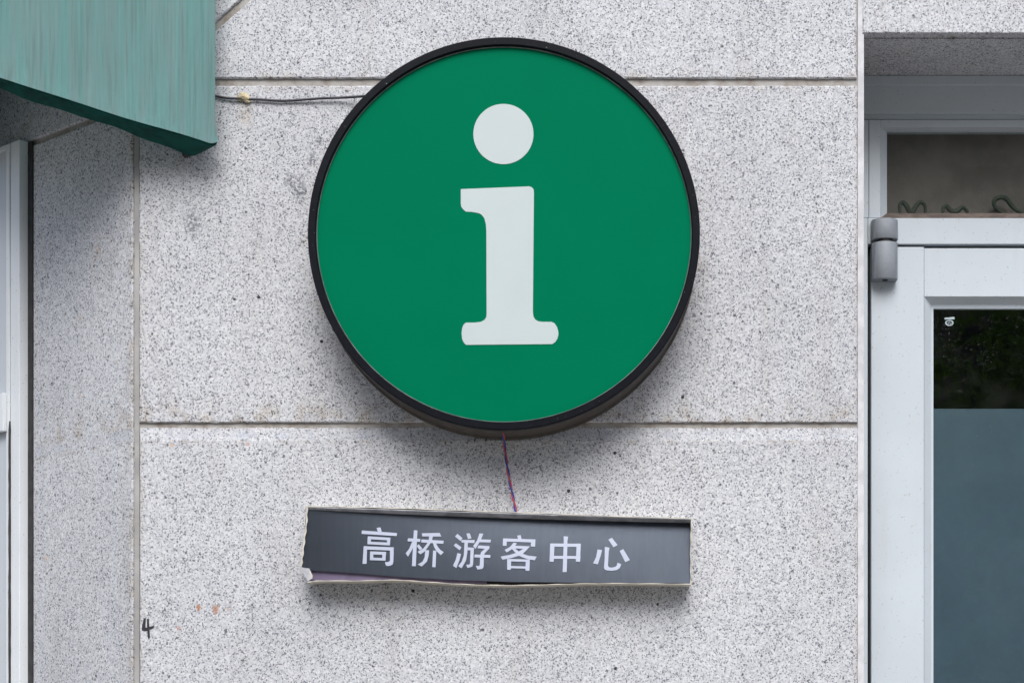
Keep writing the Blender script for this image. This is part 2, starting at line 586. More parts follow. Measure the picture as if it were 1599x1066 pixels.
def slab(outer, inner, bev, thick, jit=0.0006, stepm=0.007, frame=None):
    """dressed stone: outer outline at depth bev, inner outline at depth 0, ragged arris, back at thick.
    frame maps (u, depth, z) to world"""
    frame = frame or (lambda u, y, z: Vector((u, y, z)))
    bm = bmesh.new()
    ri, ro, rb = [], [], []
    n = len(outer)
    for i in range(n):
        a, b = Vector(outer[i]), Vector(outer[(i + 1) % n])
        c, d = Vector(inner[i]), Vector(inner[(i + 1) % n])
        m = max(1, min(160, int((b - a).length / stepm)))
        for k in range(m):
            t = k / m
            o, q = a.lerp(b, t), c.lerp(d, t)
            e = 0.0 if k == 0 else 1.0
            chip = random.random() < 0.05
            jo = Vector((random.gauss(0, jit), random.gauss(0, jit))) * e * 0.7
            jq = Vector((random.gauss(0, jit), random.gauss(0, jit))) * e
            if chip:
                jq = jq + (q - o).normalized() * random.uniform(0.001, 0.003) if (q - o).length > 0 else jq
            ro.append(bm.verts.new(frame(o.x + jo.x, bev, o.y + jo.y)))
            ri.append(bm.verts.new(frame(q.x + jq.x, 0.0, q.y + jq.y)))
            rb.append(bm.verts.new(frame(o.x, thick, o.y)))
    k = len(ri)
    cu, cz = sum(p[0] for p in inner) / n, sum(p[1] for p in inner) / n
    hub = bm.verts.new(frame(cu, 0.0, cz))
    for i in range(k):
        bm.faces.new((ri[i], ri[(i + 1) % k], hub))
    for i in range(k):
        j = (i + 1) % k
        bm.faces.new((ri[i], ro[i], ro[j], ri[j]))
        bm.faces.new((ro[i], rb[i], rb[j], ro[j]))
    return bm


def inset(poly, d):
    """inset a convex polygon by d"""
    n = len(poly)
    pts = [Vector(p) for p in poly]
    area = sum(pts[i].x * pts[(i + 1) % n].y - pts[(i + 1) % n].x * pts[i].y for i in range(n))
    sg = 1 if area > 0 else -1
    out = []
    for i in range(n):
        p, a, b = pts[i], pts[i - 1], pts[(i + 1) % n]
        e1, e2 = (p - a).normalized(), (b - p).normalized()
        n1, n2 = Vector((-e1.y, e1.x)) * sg, Vector((-e2.y, e2.x)) * sg
        bis = (n1 + n2).normalized()
        out.append(tuple(p + bis * (d / max(0.3, bis.dot(n1)))))
    return out


def union_glyph(polys, to_world, height):
    """overlapping outline polygons -> one flat raised shape"""
    vs, fs = [], []
    for p in polys:
        f = []
        for q in p:
            f.append(len(vs))
            vs.append(Vector(q))
        area = sum(p[i][0] * p[(i + 1) % len(p)][1] - p[(i + 1) % len(p)][0] * p[i][1] for i in range(len(p)))
        fs.append(f if area > 0 else f[::-1])
    co, ed, tr, *_ = delaunay_2d_cdt(vs, [], fs, 1, 1e-4)
    bm = bmesh.new()
    bv = [bm.verts.new(to_world(c.x, c.y)) for c in co]
    def inside(p, poly):
        r_ = False
        for i in range(len(poly)):
            (x1, y1), (x2, y2) = poly[i], poly[i - 1]
            if (y1 > p.y) != (y2 > p.y) and p.x < (x2 - x1) * (p.y - y1) / (y2 - y1) + x1:
                r_ = not r_
        return r_
    for t in tr:
        m = (co[t[0]] + co[t[1]] + co[t[2]]) / 3
        if not any(inside(m, p) for p in polys):
            continue
        try:
            bm.faces.new([bv[i] for i in t])
        except ValueError:
            pass
    bmesh.ops.recalc_face_normals(bm, faces=bm.faces)
    ex = bmesh.ops.extrude_face_region(bm, geom=list(bm.faces))
    for v in [g for g in ex["geom"] if isinstance(g, bmesh.types.BMVert)]:
        v.co.y += height
    loose = [v for v in bm.verts if not v.link_faces]
    bmesh.ops.delete(bm, geom=loose, context='VERTS')
    return bm


# ------------------------------------------------------------------ ground
bm = bmesh.new()
box(bm, -220, 220, -220, 220, -0.3, 0.0)
tag(link('pavement', bm, 'pave'), kind='structure')

# ------------------------------------------------------------------ granite wall
UX, UY = -0.759, 0.651          # along the angled left face (leftwards and back)
NX, NY = -0.651, -0.759         # its outward normal
CX = P(207, 0).x                # corner


def facet(u, d, z):             # d = depth into the wall
    return Vector((CX + UX * u - NX * d, 0.004 + UY * u - NY * d, z))


wall = thing('granite_wall', 'speckled grey granite wall of large blocks behind the round green sign', 'wall', (0.0, 0.2, 0.0))
X = lambda px: P(px, 0).x
Z = lambda py: P(0, py).z
ZT = Z(-952)


def stone(poly_px, bev=0.002, top_chamfer=0.0, zone='plain', thick=0.04):
    o = [(X(a), Z(b)) for a, b in poly_px]
    i = inset(o, bev)
    if top_chamfer:
        zt = max(p[1] for p in o)
        i = [(p[0], p[1] - top_chamfer) if q[1] > zt - 1e-5 else p for p, q in zip(i, o)]
    return link('stone_block', slab(o, i, bev if not top_chamfer else 0.006, thick), 'granite_' + zone, wall)


# course above the upper joint, cut by the slanting joint on the left
stone([(217, 122), (234.5, 122), (835, -403), (835, -415), (217, -415)])
stone([(252, 122), (1338, 122), (1338, -415), (867, -415)])
stone([(217, -427), (1338, -427), (1338, -940), (217, -940)])
# sign course, plaque course and those below it down to the pavement
stone([(217.5, 134), (1339, 134), (1339, 659), (217.5, 659)], zone='mid')
stone([(218, 667), (1340, 667), (1340, 1196), (218, 1196)], top_chamfer=0.026, zone='low')
stone([(218, 1204), (1340, 1204), (1340, 1733), (218, 1733)], top_chamfer=0.026)
stone([(218, 1741), (1340, 1741), (1340, 2370), (218, 2370)], top_chamfer=0.026)
# lintel over the door and stones beyond it
stone([(1347, 52), (2040, 52), (2040, -415), (1347, -415)], zone='lintel', thick=0.024)
stone([(1347, -427), (2040, -427), (2040, -940), (1347, -940)])
for y0, y1 in ((-940, -427), (-415, 122), (134, 659), (667, 1196), (1204, 1733), (1741, 2370)):
    stone([(2049, y1), (2900, y1), (2900, y0), (2049, y0)], top_chamfer=0.026 if y0 > 600 else 0)
# soffit slab of the door recess (underside seen from below)
bm = bmesh.new()
box(bm, X(1350), X(2046), 0.034, 0.262, Z(52) + 0.001, Z(52) + 0.05, 0.001)
link('stone_block', bm, 'granite_lintel', wall)
# angled left face: courses
zj = Z(157)
for z0, z1, u1 in ((0.0, zj - 0.012, 2.6), (zj, zj + 0.70, 2.6), (zj + 0.712, ZT, 2.6)):
    o = [(0.003, z0), (0.003, z1), (u1, z1), (u1, z0)]
    link('stone_block', slab(o, inset(o, 0.0025), 0.0025, 0.04, frame=facet), 'granite_face', wall)
# mortar bed behind the stones
bm = bmesh.new()
dj = 0.0065
plan = [(CX + 0.008, dj), (X(1349), dj), (X(1349), 0.42), (X(-1500), 2.2), facet(2.6, dj, 0).to_tuple()[:2], facet(0.008, dj, 0).to_tuple()[:2]]
a = [bm.verts.new((x, y, 0)) for x, y in plan]
b = [bm.verts.new((x, y, ZT)) for x, y in plan]
bm.faces.new(a)
bm.faces.new(b[::-1])
for i in range(len(a)):
    j = (i + 1) % len(a)
    bm.faces.new((a[i], b[i], b[j], a[j]))
link('mortar_bed', bm, 'mortar', wall)
bm = bmesh.new()
box(bm, X(1339.6), X(1349.6), 0.003, 0.03, 0.0, ZT - 0.01, 0.001)
link('sealant_strip', bm, 'sealant', wall)
bm = bmesh.new()
box(bm, X(209), X(217.0), 0.0035, 0.02, 0.0, ZT - 0.01, 0.0015)
link('sealant_strip', bm, 'sealant_grey', wall)
bm = bmesh.new()
box(bm, X(1349), X(2046), dj, 0.262, Z(52) + 0.0502, ZT)
box(bm, X(2046), X(2900), dj, 0.42, 0, ZT)
box(bm, X(1349) , X(2046), 0.32, 0.42, Z(52) + 0.06, ZT)
link('mortar_bed', bm, 'mortar', wall)
# hand painted 4 beside the joint
q = lambda zx, zy: (160 + zx / 5.33, 900 + zy / 5.33)
mk = [[(343, 345), (362, 342), (358, 430), (330, 450), (328, 425)], [(370, 350), (386, 347), (392, 430), (396, 500), (388, 525), (376, 500), (372, 430)],
      [(330, 425), (370, 420), (405, 412), (432, 405), (425, 428), (395, 440), (360, 452), (335, 448)]]
mk = [[(X(q(*p)[0]), Z(q(*p)[1])) for p in m] for m in mk]
o = link('painted_mark', union_glyph(mk, lambda x, z: Vector((x, -0.0006, z)), 0.0008), 'mark', wall)
tag(o, 'small black hand painted number four beside the vertical joint')

# ------------------------------------------------------------------ white casing on the angled face
case = thing('door_casing', 'white metal door casing cut off by the left edge of the picture', 'door casing', facet(0.55, -0.02, 0))
zc = P(40, 217, 0.23).z


def fbox(u0, u1, n0, n1, z0, z1, bev=0.0):
    bm = bmesh.new()
    box(bm, u0, u1, -n1, -n0, z0, z1, bev)
    for v in bm.verts:
        v.co = facet(v.co.x, v.co.y, v.co.z)
    return bm


link('outer_profile', fbox(0.380, 0.415, 0.001, 0.0245, 0.0, zc, 0.0015), 'white2', case)
link('sealant_joint', fbox(0.363, 0.3795, 0.0, 0.004, 0.0, zc - 0.002), 'seal', case)
link('inner_profile', fbox(0.4165, 0.430, 0.001, 0.0265, 0.0, zc - 0.001, 0.002), 'white2', case)
link('seam', fbox(0.4145, 0.417, 0.001, 0.0235, 0.0, zc - 0.003), 'seal', case)
link('panel', fbox(0.4295, 1.35, 0.001, 0.022, 0.0, zc - 0.012, 0.001), 'panel', case)
link('head_profile', fbox(0.4305, 1.35, 0.001, 0.0250, zc - 0.0115, zc - 0.001, 0.001), 'white2', case)
zs = P(30, 658, 0.26).z
pts = [facet(0.4160 + random.uniform(-0.0004, 0.0004), -0.0255, zs - k * 0.02) for k in range(int(zs / 0.02))]
o = link('sealant_bead', tube(pts, [0.0015] + [random.uniform(0.0028, 0.0036) for _ in pts[1:]], 8), 'seal', case, True)
tag(o, 'dark brown strip of sealant run down the casing')
zb = P(5, 641, 0.24).z
link('bracket', fbox(0.4245, 0.60, 0.0268, 0.037, zb - 0.042, zb + 0.042, 0.002), 'white2', case)

# ------------------------------------------------------------------ awning
A0 = P(338, 230, -0.055)
AL = 0.50                                  # projection


AX, AY, RISE = -0.94, -0.342, 0.2135      # run of the cloth panel and the rake of its bottom edge


def aw(s, t, z):                           # s along the panel, t inwards, z above the bottom edge
    return Vector((A0.x + AX * s + UX * t, A0.y + AY * s + UY * t, A0.z + z + RISE * s))


awn = thing('awning', 'faded green fabric awning with rain streaks at the top left corner', 'awning', aw(0.4, 0.5, 0.0))
HW, HF = 0.95, 0.80


def side_sheet(t0, bulge):
    bm = bmesh.new()
    ns, nz = 80, 40
    g = []
    for i in range(ns + 1):
        s = AL * i / ns
        row = []
        for j in range(nz + 1):
            f = j / nz
            top = HW + (HF - HW) * i / ns
            z = top * f
            hem = max(0.0, 1 - z / 0.05)
            off = bulge * (0.004 * math.sin(9 * s + 1.3) * (1 - f) + 0.0025 * math.sin(23 * s + 6 * f) + 0.006 * f * math.sin(15 * s + 2.2 * f)) + 0.003 * hem * hem
            so = s
            if i == 0:
                so = -0.012 * math.exp(-z / 0.10) + 0.012 + 0.004 * math.sin(z * 12)
            zz = z - (0.001 * math.sin(math.pi * min(1, s / AL)) * (1 - f)) + 0.0006 * math.sin(31 * s) * (1 - f)
            zz += 0.011 * max(0.0, 1 - s / 0.022) ** 2 * max(0.0, 1 - z / 0.08)
            row.append(bm.verts.new(aw(so, t0 - off, zz)))
        g.append(row)
    for i in range(ns):
        for j in range(nz):
            bm.faces.new((g[i][j], g[i + 1][j], g[i + 1][j + 1], g[i][j + 1]))
    r = bmesh.ops.solidify(bm, geom=list(bm.faces), thickness=0.0015)
    return bm


link('front_panel', side_sheet(0.0, 1.0), 'awning', awn, True)


def hem_strip(s0, s1, t0, t1, z0, z1, n=60):
    """bottom return of the cloth, wrapped under the frame tube"""
    bm = bmesh.new()
    rows = []
    for i in range(n + 1):
        s = s0 + (s1 - s0) * i / n
        sag = -0.001 * math.sin(math.pi * min(1, s / AL)) + 0.0006 * math.sin(31 * s) + 0.008 * max(0.0, 1 - s / 0.022) ** 2
        wv = 0.004 * math.sin(26 * s) + 0.003 * math.sin(57 * s + 1)
        wid = 0.50 + 0.50 * math.exp(-s / 0.14)
        of = 0.004 * math.sin(9 * s + 1.3) + 0.0025 * math.sin(23 * s) + 0.003
        prof = [(t0 - of + 0.003, z0 + 0.004), (t0 - of + 0.005, z0 - 0.003), (t0 + (t1 - t0) * 0.5 * wid, z0 - 0.007), (t0 + (t1 - t0) * wid + wv, z1 - 0.008), (t0 + (t1 - t0) * wid + wv, z1 + 0.025)]
        rows.append([bm.verts.new(aw(s, t, z + sag)) for t, z in prof])
    for i in range(n):
        for j in range(len(rows[0]) - 1):
            bm.faces.new((rows[i][j], rows[i + 1][j], rows[i + 1][j + 1], rows[i][j + 1]))
    bmesh.ops.solidify(bm, geom=list(bm.faces), thickness=0.0012)
    return bm


link('bottom_hem', hem_strip(0.001, AL, 0.0, 0.062, 0.0, -0.002), 'awning_in', awn, True)
# roof sheet back to the wall and the far end, which returns to the angled face


def sheet(name, pts):
    bm = bmesh.new()
    bm.faces.new([bm.verts.new(p) for p in pts])
    bmesh.ops.triangulate(bm, faces=list(bm.faces))
    bmesh.ops.solidify(bm, geom=list(bm.faces), thickness=0.002)
    link(name, bm, 'awning', awn)


zt = A0.z + HW
FE = 0.66
sheet('roof_panel', [Vector((A0.x, -0.006, zt + 0.02)), aw(0.0, 0, HW), aw(AL, 0, HF), facet(FE, -0.006, zt + 0.12), Vector((CX - 0.001, -0.006, zt + 0.08))])
sheet('side_panel', [aw(AL, 0, 0), aw(AL, 0, HF), facet(FE, -0.006, zt + 0.12), facet(FE, -0.006, A0.z + RISE * AL)])
link('frame_tube', tube([aw(0.012, 0.018, 0.012), aw(AL - 0.01, 0.018, 0.012)], 0.010, 10), 'steel_dark', awn, True)
link('frame_tube', tube([aw(AL - 0.012, 0.02, 0.014), facet(FE - 0.02, -0.02, A0.z + RISE * AL + 0.012)], 0.010, 10), 'steel_dark', awn, True)
bm = tube([aw(0.045, 0.050, 0.014), aw(0.012, 0.060, 0.0), Vector((aw(0.02, 0.06, 0).x - 0.01, 0.002, A0.z + 0.005))], 0.009, 8)
link('wall_bracket', bm, 'steel_dark', awn, True)

# ------------------------------------------------------------------ round sign
SD = 0.120
sc_ = P(786.8, 364.3, -SD)
SR = 306.3 * S * (D - SD) / D
sign = thing('round_sign', 'round green sign with a white letter i and black rim on the wall', 'sign', (sc_.x, 0.0, sc_.z - SR))


def lathe(profile, cx, cz, seg=160, bm=None, close=False):
    """profile of (radius, y) turned round the axis (cx, y, cz)"""
    bm = bm or bmesh.new()
    rings = [[bm.verts.new((cx + r * math.cos(2 * math.pi * k / seg), y, cz + r * math.sin(2 * math.pi * k / seg))) for k in range(seg)] for r, y in profile]
    pairs = list(zip(rings, rings[1:])) + ([(rings[-1], rings[0])] if close else [])
    for a, b in pairs:
        for k in range(seg):
            bm.faces.new((a[k], a[(k + 1) % seg], b[(k + 1) % seg], b[k]))
    return bm


RW = 12.6 * S * (D - SD) / D
link('rim', lathe([(SR - 0.0015, -SD), (SR, -SD + 0.0015), (SR + 0.0, -SD + 0.014), (SR - 0.004, -SD + 0.0142), (SR - RW - 0.004, -SD + 0.016),
                   (SR - RW, -SD + 0.010), (SR - RW + 0.0005, -SD + 0.0015), (SR - RW + 0.002, -SD)], sc_.x, sc_.z, close=True), 'rim', sign, True)
link('drum', lathe([(SR - 0.003, -SD + 0.0143), (SR - 0.003, -0.012), (SR + 0.001, -0.010), (SR + 0.001, -0.0005), (SR - 0.03, -0.0005)], sc_.x, sc_.z), 'drum', sign, True)
FY = -SD + 0.010
bm = bmesh.new()
RI = SR - RW - 0.0003
rings = []
for f in (1.0, 0.9, 0.7, 0.45, 0.2):
    rings.append([bm.verts.new((sc_.x + RI * f * math.cos(2 * math.pi * k / 128), FY - 0.001 * (1 - f * f), sc_.z + RI * f * math.sin(2 * math.pi * k / 128))) for k in range(128)])
for a, b in zip(rings, rings[1:]):
    for k in range(128):
        bm.faces.new((a[k], a[(k + 1) % 128], b[(k + 1) % 128], b[k]))
bm.faces.new(rings[-1])
face = link('face', bm, 'green', sign, True)
# thin bright arris inside the rim
link('rim_bead', lathe([(RI - 0.0012, FY - 0.0006), (RI + 0.0002, FY - 0.0022), (RI + 0.0004, FY - 0.0002)], sc_.x, sc_.z, close=True), 'bead', sign, True)

LY = FY - 0.0016
fi = lambda zx, zy: P(680 + zx / 2.479, 130 + zy / 2.479, LY)
stem = [(98, 410), (345, 400), (362, 399), (373, 403), (380, 411), (381, 425), (377, 885), (379, 902), (386, 914), (398, 921), (412, 923), (448, 923),
        (460, 928), (470, 942), (475, 958), (476, 972), (472, 988), (464, 1001), (452, 1009), (118, 1012), (108, 1001), (103, 988), (101, 968),
        (103, 950), (108, 935), (118, 926), (150, 926), (176, 923), (190, 915), (197, 904), (198, 890), (197, 570), (195, 545), (189, 522), (178, 508), (163, 502),
        (140, 498), (118, 497), (107, 488), (100, 478), (98, 466)]
w2 = [fi(*p) for p in stem]
link('letter_stem', prism([(p.x, p.z) for p in w2], LY, LY + 0.001), 'letter', face)
c = fi(263, 197)
r = 116.5 / 2.479 * S * (D + LY) / D
link('letter_dot', prism([(c.x + r * math.cos(2 * math.pi * k / 72), c.z + r * math.sin(2 * math.pi * k / 72)) for k in range(72)], LY, LY + 0.001), 'letter', face)

# ------------------------------------------------------------------ name plaque
PD = 0.060
pc = P(778, 912, -PD)
plq = thing('name_plaque', 'warped grey plaque with six white Chinese characters below the round sign', 'plaque', (pc.x, 0.0, pc.z))


def strip(path_px, inward, yf, name, mat='edge', th=0.0022, yb=-0.001, wob=0.0):
    """bent sheet seen edge on: path of its front edge (photo px), thickness towards inward"""
    pts = smooth_path([(a, b, 0) for a, b in path_px], 10)
    bm = bmesh.new()
    rows = []
    for i, p in enumerate(pts):
        y0 = yf + wob * math.sin(i * 0.37)
        a = P(p.x, p.y, y0)
        ix, iz = inward
        tt = th * (1 + 0.35 * math.sin(i * 0.9) * (wob > 0))
        rows.append([bm.verts.new(v) for v in ((a.x, y0, a.z), (a.x + ix * tt, y0, a.z + iz * tt), (a.x + ix * tt, yb, a.z + iz * tt), (a.x, yb, a.z))])
    for i in range(len(rows) - 1):
        for j in range(4):
            bm.faces.new((rows[i][j], rows[i + 1][j], rows[i + 1][(j + 1) % 4], rows[i][(j + 1) % 4]))
    bm.faces.new(rows[0])
    bm.faces.new(rows[-1][::-1])
    return link(name, bm, mat, plq)


strip([(477, 789.5), (560, 791), (650, 793.5), (760, 797.5), (860, 801), (960, 805), (1081, 808.5)], (0, -1), -PD, 'top_edge', th=0.0014, wob=0.0001)
strip([(480, 909), (500, 906.8), (560, 906.8), (615, 905.5), (660, 908), (720, 912), (790, 913.8), (860, 912.5), (920, 911), (1000, 911), (1079, 912)], (0, 1), -PD - 0.001, 'bottom_edge', th=0.0014, wob=0.0001)
strip([(478.5, 790), (477.5, 815), (474.5, 840), (471.5, 865), (469.5, 884)], (1, 0), -PD, 'side_edge', th=0.0026, wob=0.0001)
strip([(1080.5, 808.5), (1079.5, 840), (1079.0, 880), (1079.5, 911)], (-1, 0), -PD, 'side_edge', th=0.0014, wob=0.0001)


def face_depth(px, py):
    """the sheet is bowed inwards along its top"""
    u = (px - 478) / 602
    v = (py - 800) / 110
    bow = max(0.0, math.sin(math.pi * min(1, max(0, u)))) ** 0.8
    lean = 0.001 + 0.026 * min(1.0, max(0.0, u)) ** 0.7
    return -PD + 0.0035 + lean * max(0.0, 1 - v) + 0.006 * bow * max(0.0, 1 - v) ** 2


def face_top(px):
    return 789.8 + (px - 478) * (19.0 / 602)


def face_bot(px):
    pts = [(470, 888), (486, 889.5), (560, 895), (650, 902), (720, 905.5), (800, 908), (950, 909.5), (1080, 910)]
    for (a, b), (c, d) in zip(pts, pts[1:]):
        if a <= px <= c:
            return b + (d - b) * (px - a) / (c - a)
    return 910


bm = bmesh.new()
g = []
for i in range(61):
    px = 478.5 + (1079 - 478.5) * i / 60
    row = []
    for j in range(17):
        f = j / 16
        p0 = px - (7.0 * f if i == 0 else 7.0 * f * max(0, 1 - i / 6))
        py = face_top(px) + 1.2 + (face_bot(max(px, 471)) - face_top(px) - 1.2) * f
        row.append(bm.verts.new(P(p0, py, face_depth(px, py))))
    g.append(row)
for i in range(60):
    for j in range(16):
        bm.faces.new((g[i][j], g[i + 1][j], g[i + 1][j + 1], g[i][j + 1]))
bmesh.ops.solidify(bm, geom=list(bm.faces), thickness=0.0012)
pface = link('face', bm, 'brushed', plq, True)
# inner lip along the top, seen from below
bm = bmesh.new()
rows = []
for i in range(61):
    px = 479 + 600 * i / 60
    p = P(px, face_top(px) + 2.0, -PD + 0.0008)
    y1 = face_depth(px, face_top(px) + 1.2) + 0.001
    rows.append([bm.verts.new((p.x, p.y, p.z)), bm.verts.new((p.x, y1, p.z - 0.004 - 0.003 * math.sin(math.pi * i / 60))), bm.verts.new((p.x, y1, p.z + 0.001)), bm.verts.new((p.x, p.y, p.z + 0.0015))])
for a, b in zip(rows, rows[1:]):
    for j in range(4):
        bm.faces.new((a[j], b[j], b[(j + 1) % 4], a[(j + 1) % 4]))
link('inner_lip', bm, 'lip', plq)
# purple film bared along the lower left, dark gap further right
poly = [(474, 884), (490, 886), (560, 892), (650, 899), (760, 903), (760, 911), (690, 909), (620, 905), (560, 906), (482, 906)]
w2 = [P(a, b, -PD + 0.0105) for a, b in poly]
link('purple_film', prism([(p.x, p.z) for p in w2], -PD + 0.0105, -PD + 0.0115), 'purple', plq)
bm = pbox(690, 890, 1078, 911, -PD + 0.0125, -PD + 0.0140)
link('backing', bm, 'black', plq)
w2 = [P(a, b, -0.03) for a, b in ((486, 800), (1072, 818), (1072, 902), (486, 902))]
bm = prism([(p.x, p.z) for p in w2], -0.03, -0.0008)
link('back_box', bm, 'black', plq)
# folded corner flap
poly = [(469.5, 885), (483, 887), (487.5, 897), (485.5, 904), (480, 907)]
w2 = [P(a, b, -PD - 0.0005) for a, b in poly]
link('corner_flap', prism([(p.x, p.z) for p in w2], -PD - 0.0005, -PD + 0.0012), 'lip', plq)
w2 = [P(a, b, -PD - 0.0012) for a, b in [(482.5, 892), (484.5, 891.5), (488.2, 898), (487.6, 903), (485.2, 903), (485.6, 898.5)]]
link('corner_flap', prism([(p.x, p.z) for p in w2], -PD - 0.0012, -PD - 0.0006), 'edge', plq)

# six characters, each one part; outlines in tenth-pixel tiles (origin, polygons)
T1, T2_, T3 = (555, 815), (700, 820), (845, 825)
GL = [
    (T1, [[(350, 92), (418, 84), (440, 168), (378, 168)], [(108, 135), (692, 178), (685, 228), (102, 192)],
          [(205, 232), (582, 255), (580, 300), (203, 279)], [(202, 321), (576, 336), (574, 384), (200, 363)], [(205, 232), (260, 235), (256, 365), (200, 363)],
          [(525, 251), (582, 255), (574, 384), (524, 381)],
          [(138, 395), (195, 398), (185, 690), (118, 690)], [(138, 395), (638, 415), (636, 470), (136, 451)],
          [(575, 412), (638, 415), (632, 655), (618, 700), (575, 722), (530, 727), (508, 715), (490, 658), (540, 660), (568, 645), (575, 630)],
          [(245, 482), (510, 492), (508, 540), (243, 532)], [(241, 585), (502, 594), (500, 637), (240, 628)], [(245, 482), (298, 484), (296, 630), (240, 628)],
          [(448, 489), (510, 492), (500, 637), (444, 635)]]),
    (T1, [[(875, 265), (1080, 275), (1075, 325), (868, 316)], [(972, 130), (1031, 135), (1005, 730), (940, 726)],
          [(945, 318), (985, 335), (940, 460), (875, 570), (835, 515), (895, 440)], [(1052, 362), (1112, 435), (1070, 462), (1022, 395)],
          [(1105, 182), (1400, 175), (1430, 235), (1115, 232)],
          [(1232, 220), (1292, 220), (1272, 310), (1200, 420), (1145, 490), (1080, 532), (1033, 488), (1130, 435), (1195, 350), (1220, 290)],
          [(1100, 284), (1470, 305), (1462, 356), (1093, 333)],
          [(1285, 325), (1332, 322), (1370, 405), (1410, 455), (1470, 495), (1420, 545), (1350, 480), (1310, 410)],
          [(1163, 462), (1226, 465), (1217, 560), (1190, 650), (1105, 734), (1036, 700), (1115, 655), (1152, 580)],
          [(1293, 468), (1345, 472), (1334, 746), (1278, 743)]]),
    (T2_, [[(152, 137), (236, 208), (205, 257), (112, 182)], [(126, 294), (219, 360), (188, 410), (88, 330)],
           [(153, 456), (211, 473), (185, 580), (135, 706), (77, 668), (122, 575)],
           [(302, 132), (358, 129), (386, 212), (328, 224)], [(222, 238), (440, 240), (432, 292), (217, 280)],
           [(270, 275), (326, 275), (316, 450), (295, 580), (222, 710), (164, 675), (225, 598), (258, 500)],
           [(300, 360), (427, 370), (425, 412), (300, 408)], [(372, 365), (427, 370), (413, 640), (400, 682), (320, 705), (297, 650), (345, 650), (362, 630)],
           [(518, 130), (582, 135), (540, 240), (452, 387), (414, 340), (480, 248)], [(525, 230), (709, 235), (702, 281), (505, 276)],
           [(502, 330), (686, 342), (680, 392), (484, 376)], [(615, 380), (682, 380), (602, 465), (592, 500), (532, 495), (543, 445)],
           [(438, 482), (701, 488), (698, 537), (435, 529)], [(530, 485), (592, 488), (588, 690), (565, 720), (488, 732), (457, 668), (510, 672), (524, 655)]]),
    (T2_, [[(1147, 166), (1204, 159), (1226, 242), (1166, 244)], [(912, 213), (1450, 230), (1448, 282), (910, 264)], [(912, 213), (977, 215), (968, 337), (907, 333)],
           [(1380, 228), (1450, 230), (1445, 351), (1374, 346)],
           [(1085, 284), (1143, 294), (1088, 366), (1040, 405), (972, 446), (938, 405), (1020, 360), (1055, 325)], [(1095, 335), (1356, 345), (1320, 390), (1075, 376)],
           [(1280, 362), (1354, 346), (1300, 412), (1240, 470), (1165, 505), (1050, 540), (902, 567), (871, 515), (1020, 488), (1130, 455), (1210, 410)],
           [(1052, 380), (1100, 368), (1170, 430), (1240, 470), (1330, 500), (1472, 516), (1440, 578), (1330, 560), (1240, 530), (1165, 495), (1100, 435)],
           [(980, 553), (1049, 556), (1038, 736), (980, 733)], [(980, 553), (1357, 565), (1352, 604), (980, 593)], [(1290, 561), (1357, 565), (1350, 751), (1284, 748)],
           [(1030, 672), (1300, 680), (1298, 716), (1030, 708)]]),
    (T3, [[(374, 124), (451, 130), (438, 200), (426, 719), (358, 719), (377, 200)], [(150, 245), (223, 245), (209, 549), (140, 546)],
          [(150, 245), (660, 248), (658, 301), (150, 298)], [(592, 246), (660, 248), (648, 549), (577, 546)], [(145, 450), (655, 455), (652, 502), (143, 499)]]),
    (T3, [[(940, 343), (1013, 355), (990, 450), (942, 590), (864, 575), (915, 470)],
          [(1060, 300), (1139, 315), (1125, 380), (1112, 615), (1130, 640), (1180, 646), (1240, 630), (1262, 605), (1270, 563), (1332, 590), (1310, 650), (1262, 685),
           (1180, 698), (1095, 692), (1058, 675), (1047, 645), (1058, 500)],
          [(1178, 151), (1272, 270), (1205, 307), (1119, 180)], [(1367, 337), (1477, 520), (1400, 554), (1307, 370)]]),
]


def on_face(px, py):
    return P(px, py, face_depth(px, py) - 0.0016)


for (ox, oy), polys in GL:
    pp = [[((ox + a / 10.66), (oy + b / 10.66)) for a, b in p] for p in polys]
    link('character', union_glyph(pp, on_face, 0.0010), 'glyph', pface)

# ------------------------------------------------------------------ cables
cab = thing('power_cable', 'thin black cable running from the awning to the round sign', 'cable', P(440, 160, -0.004))
pts = smooth_path([P(300, 138, -0.03), P(334, 149, -0.006), P(352, 153, -0.005), P(378, 154.5, -0.006), P(405, 155.5, -0.005), P(435, 157.5, -0.005), P(458, 157, -0.005), P(500, 154, -0.007), P(540, 152.5, -0.010), P(575, 150, -0.02)], 10)
link('sheath', tube(pts, 0.0026, 10), 'cable', cab, True)
bm = bmesh.new()
bmesh.ops.create_icosphere(bm, subdivisions=3, radius=1.0)
cpt = P(381, 152, -0.004)
for v in bm.verts:
    d = v.co.copy()
    n = 1 + 0.10 * math.sin(4 * d.x + 2 * d.z + 0.5) + 0.07 * math.sin(7 * d.z + 2.1) + random.uniform(-0.22, 0.16)
    d = Vector((math.copysign(abs(d.x) ** 0.7, d.x), d.y, math.copysign(abs(d.z) ** 0.8, d.z)))
    v.co = Vector((cpt.x + d.x * 0.0145 * n, cpt.y + d.y * 0.0060 * n, cpt.z + d.z * 0.0080 * n - 0.003 * (d.x > 0.2)))
o = link('putty_blob', bm, 'putty', cab, True)
tag(o, 'lump of dried yellow putty fixing the cable')

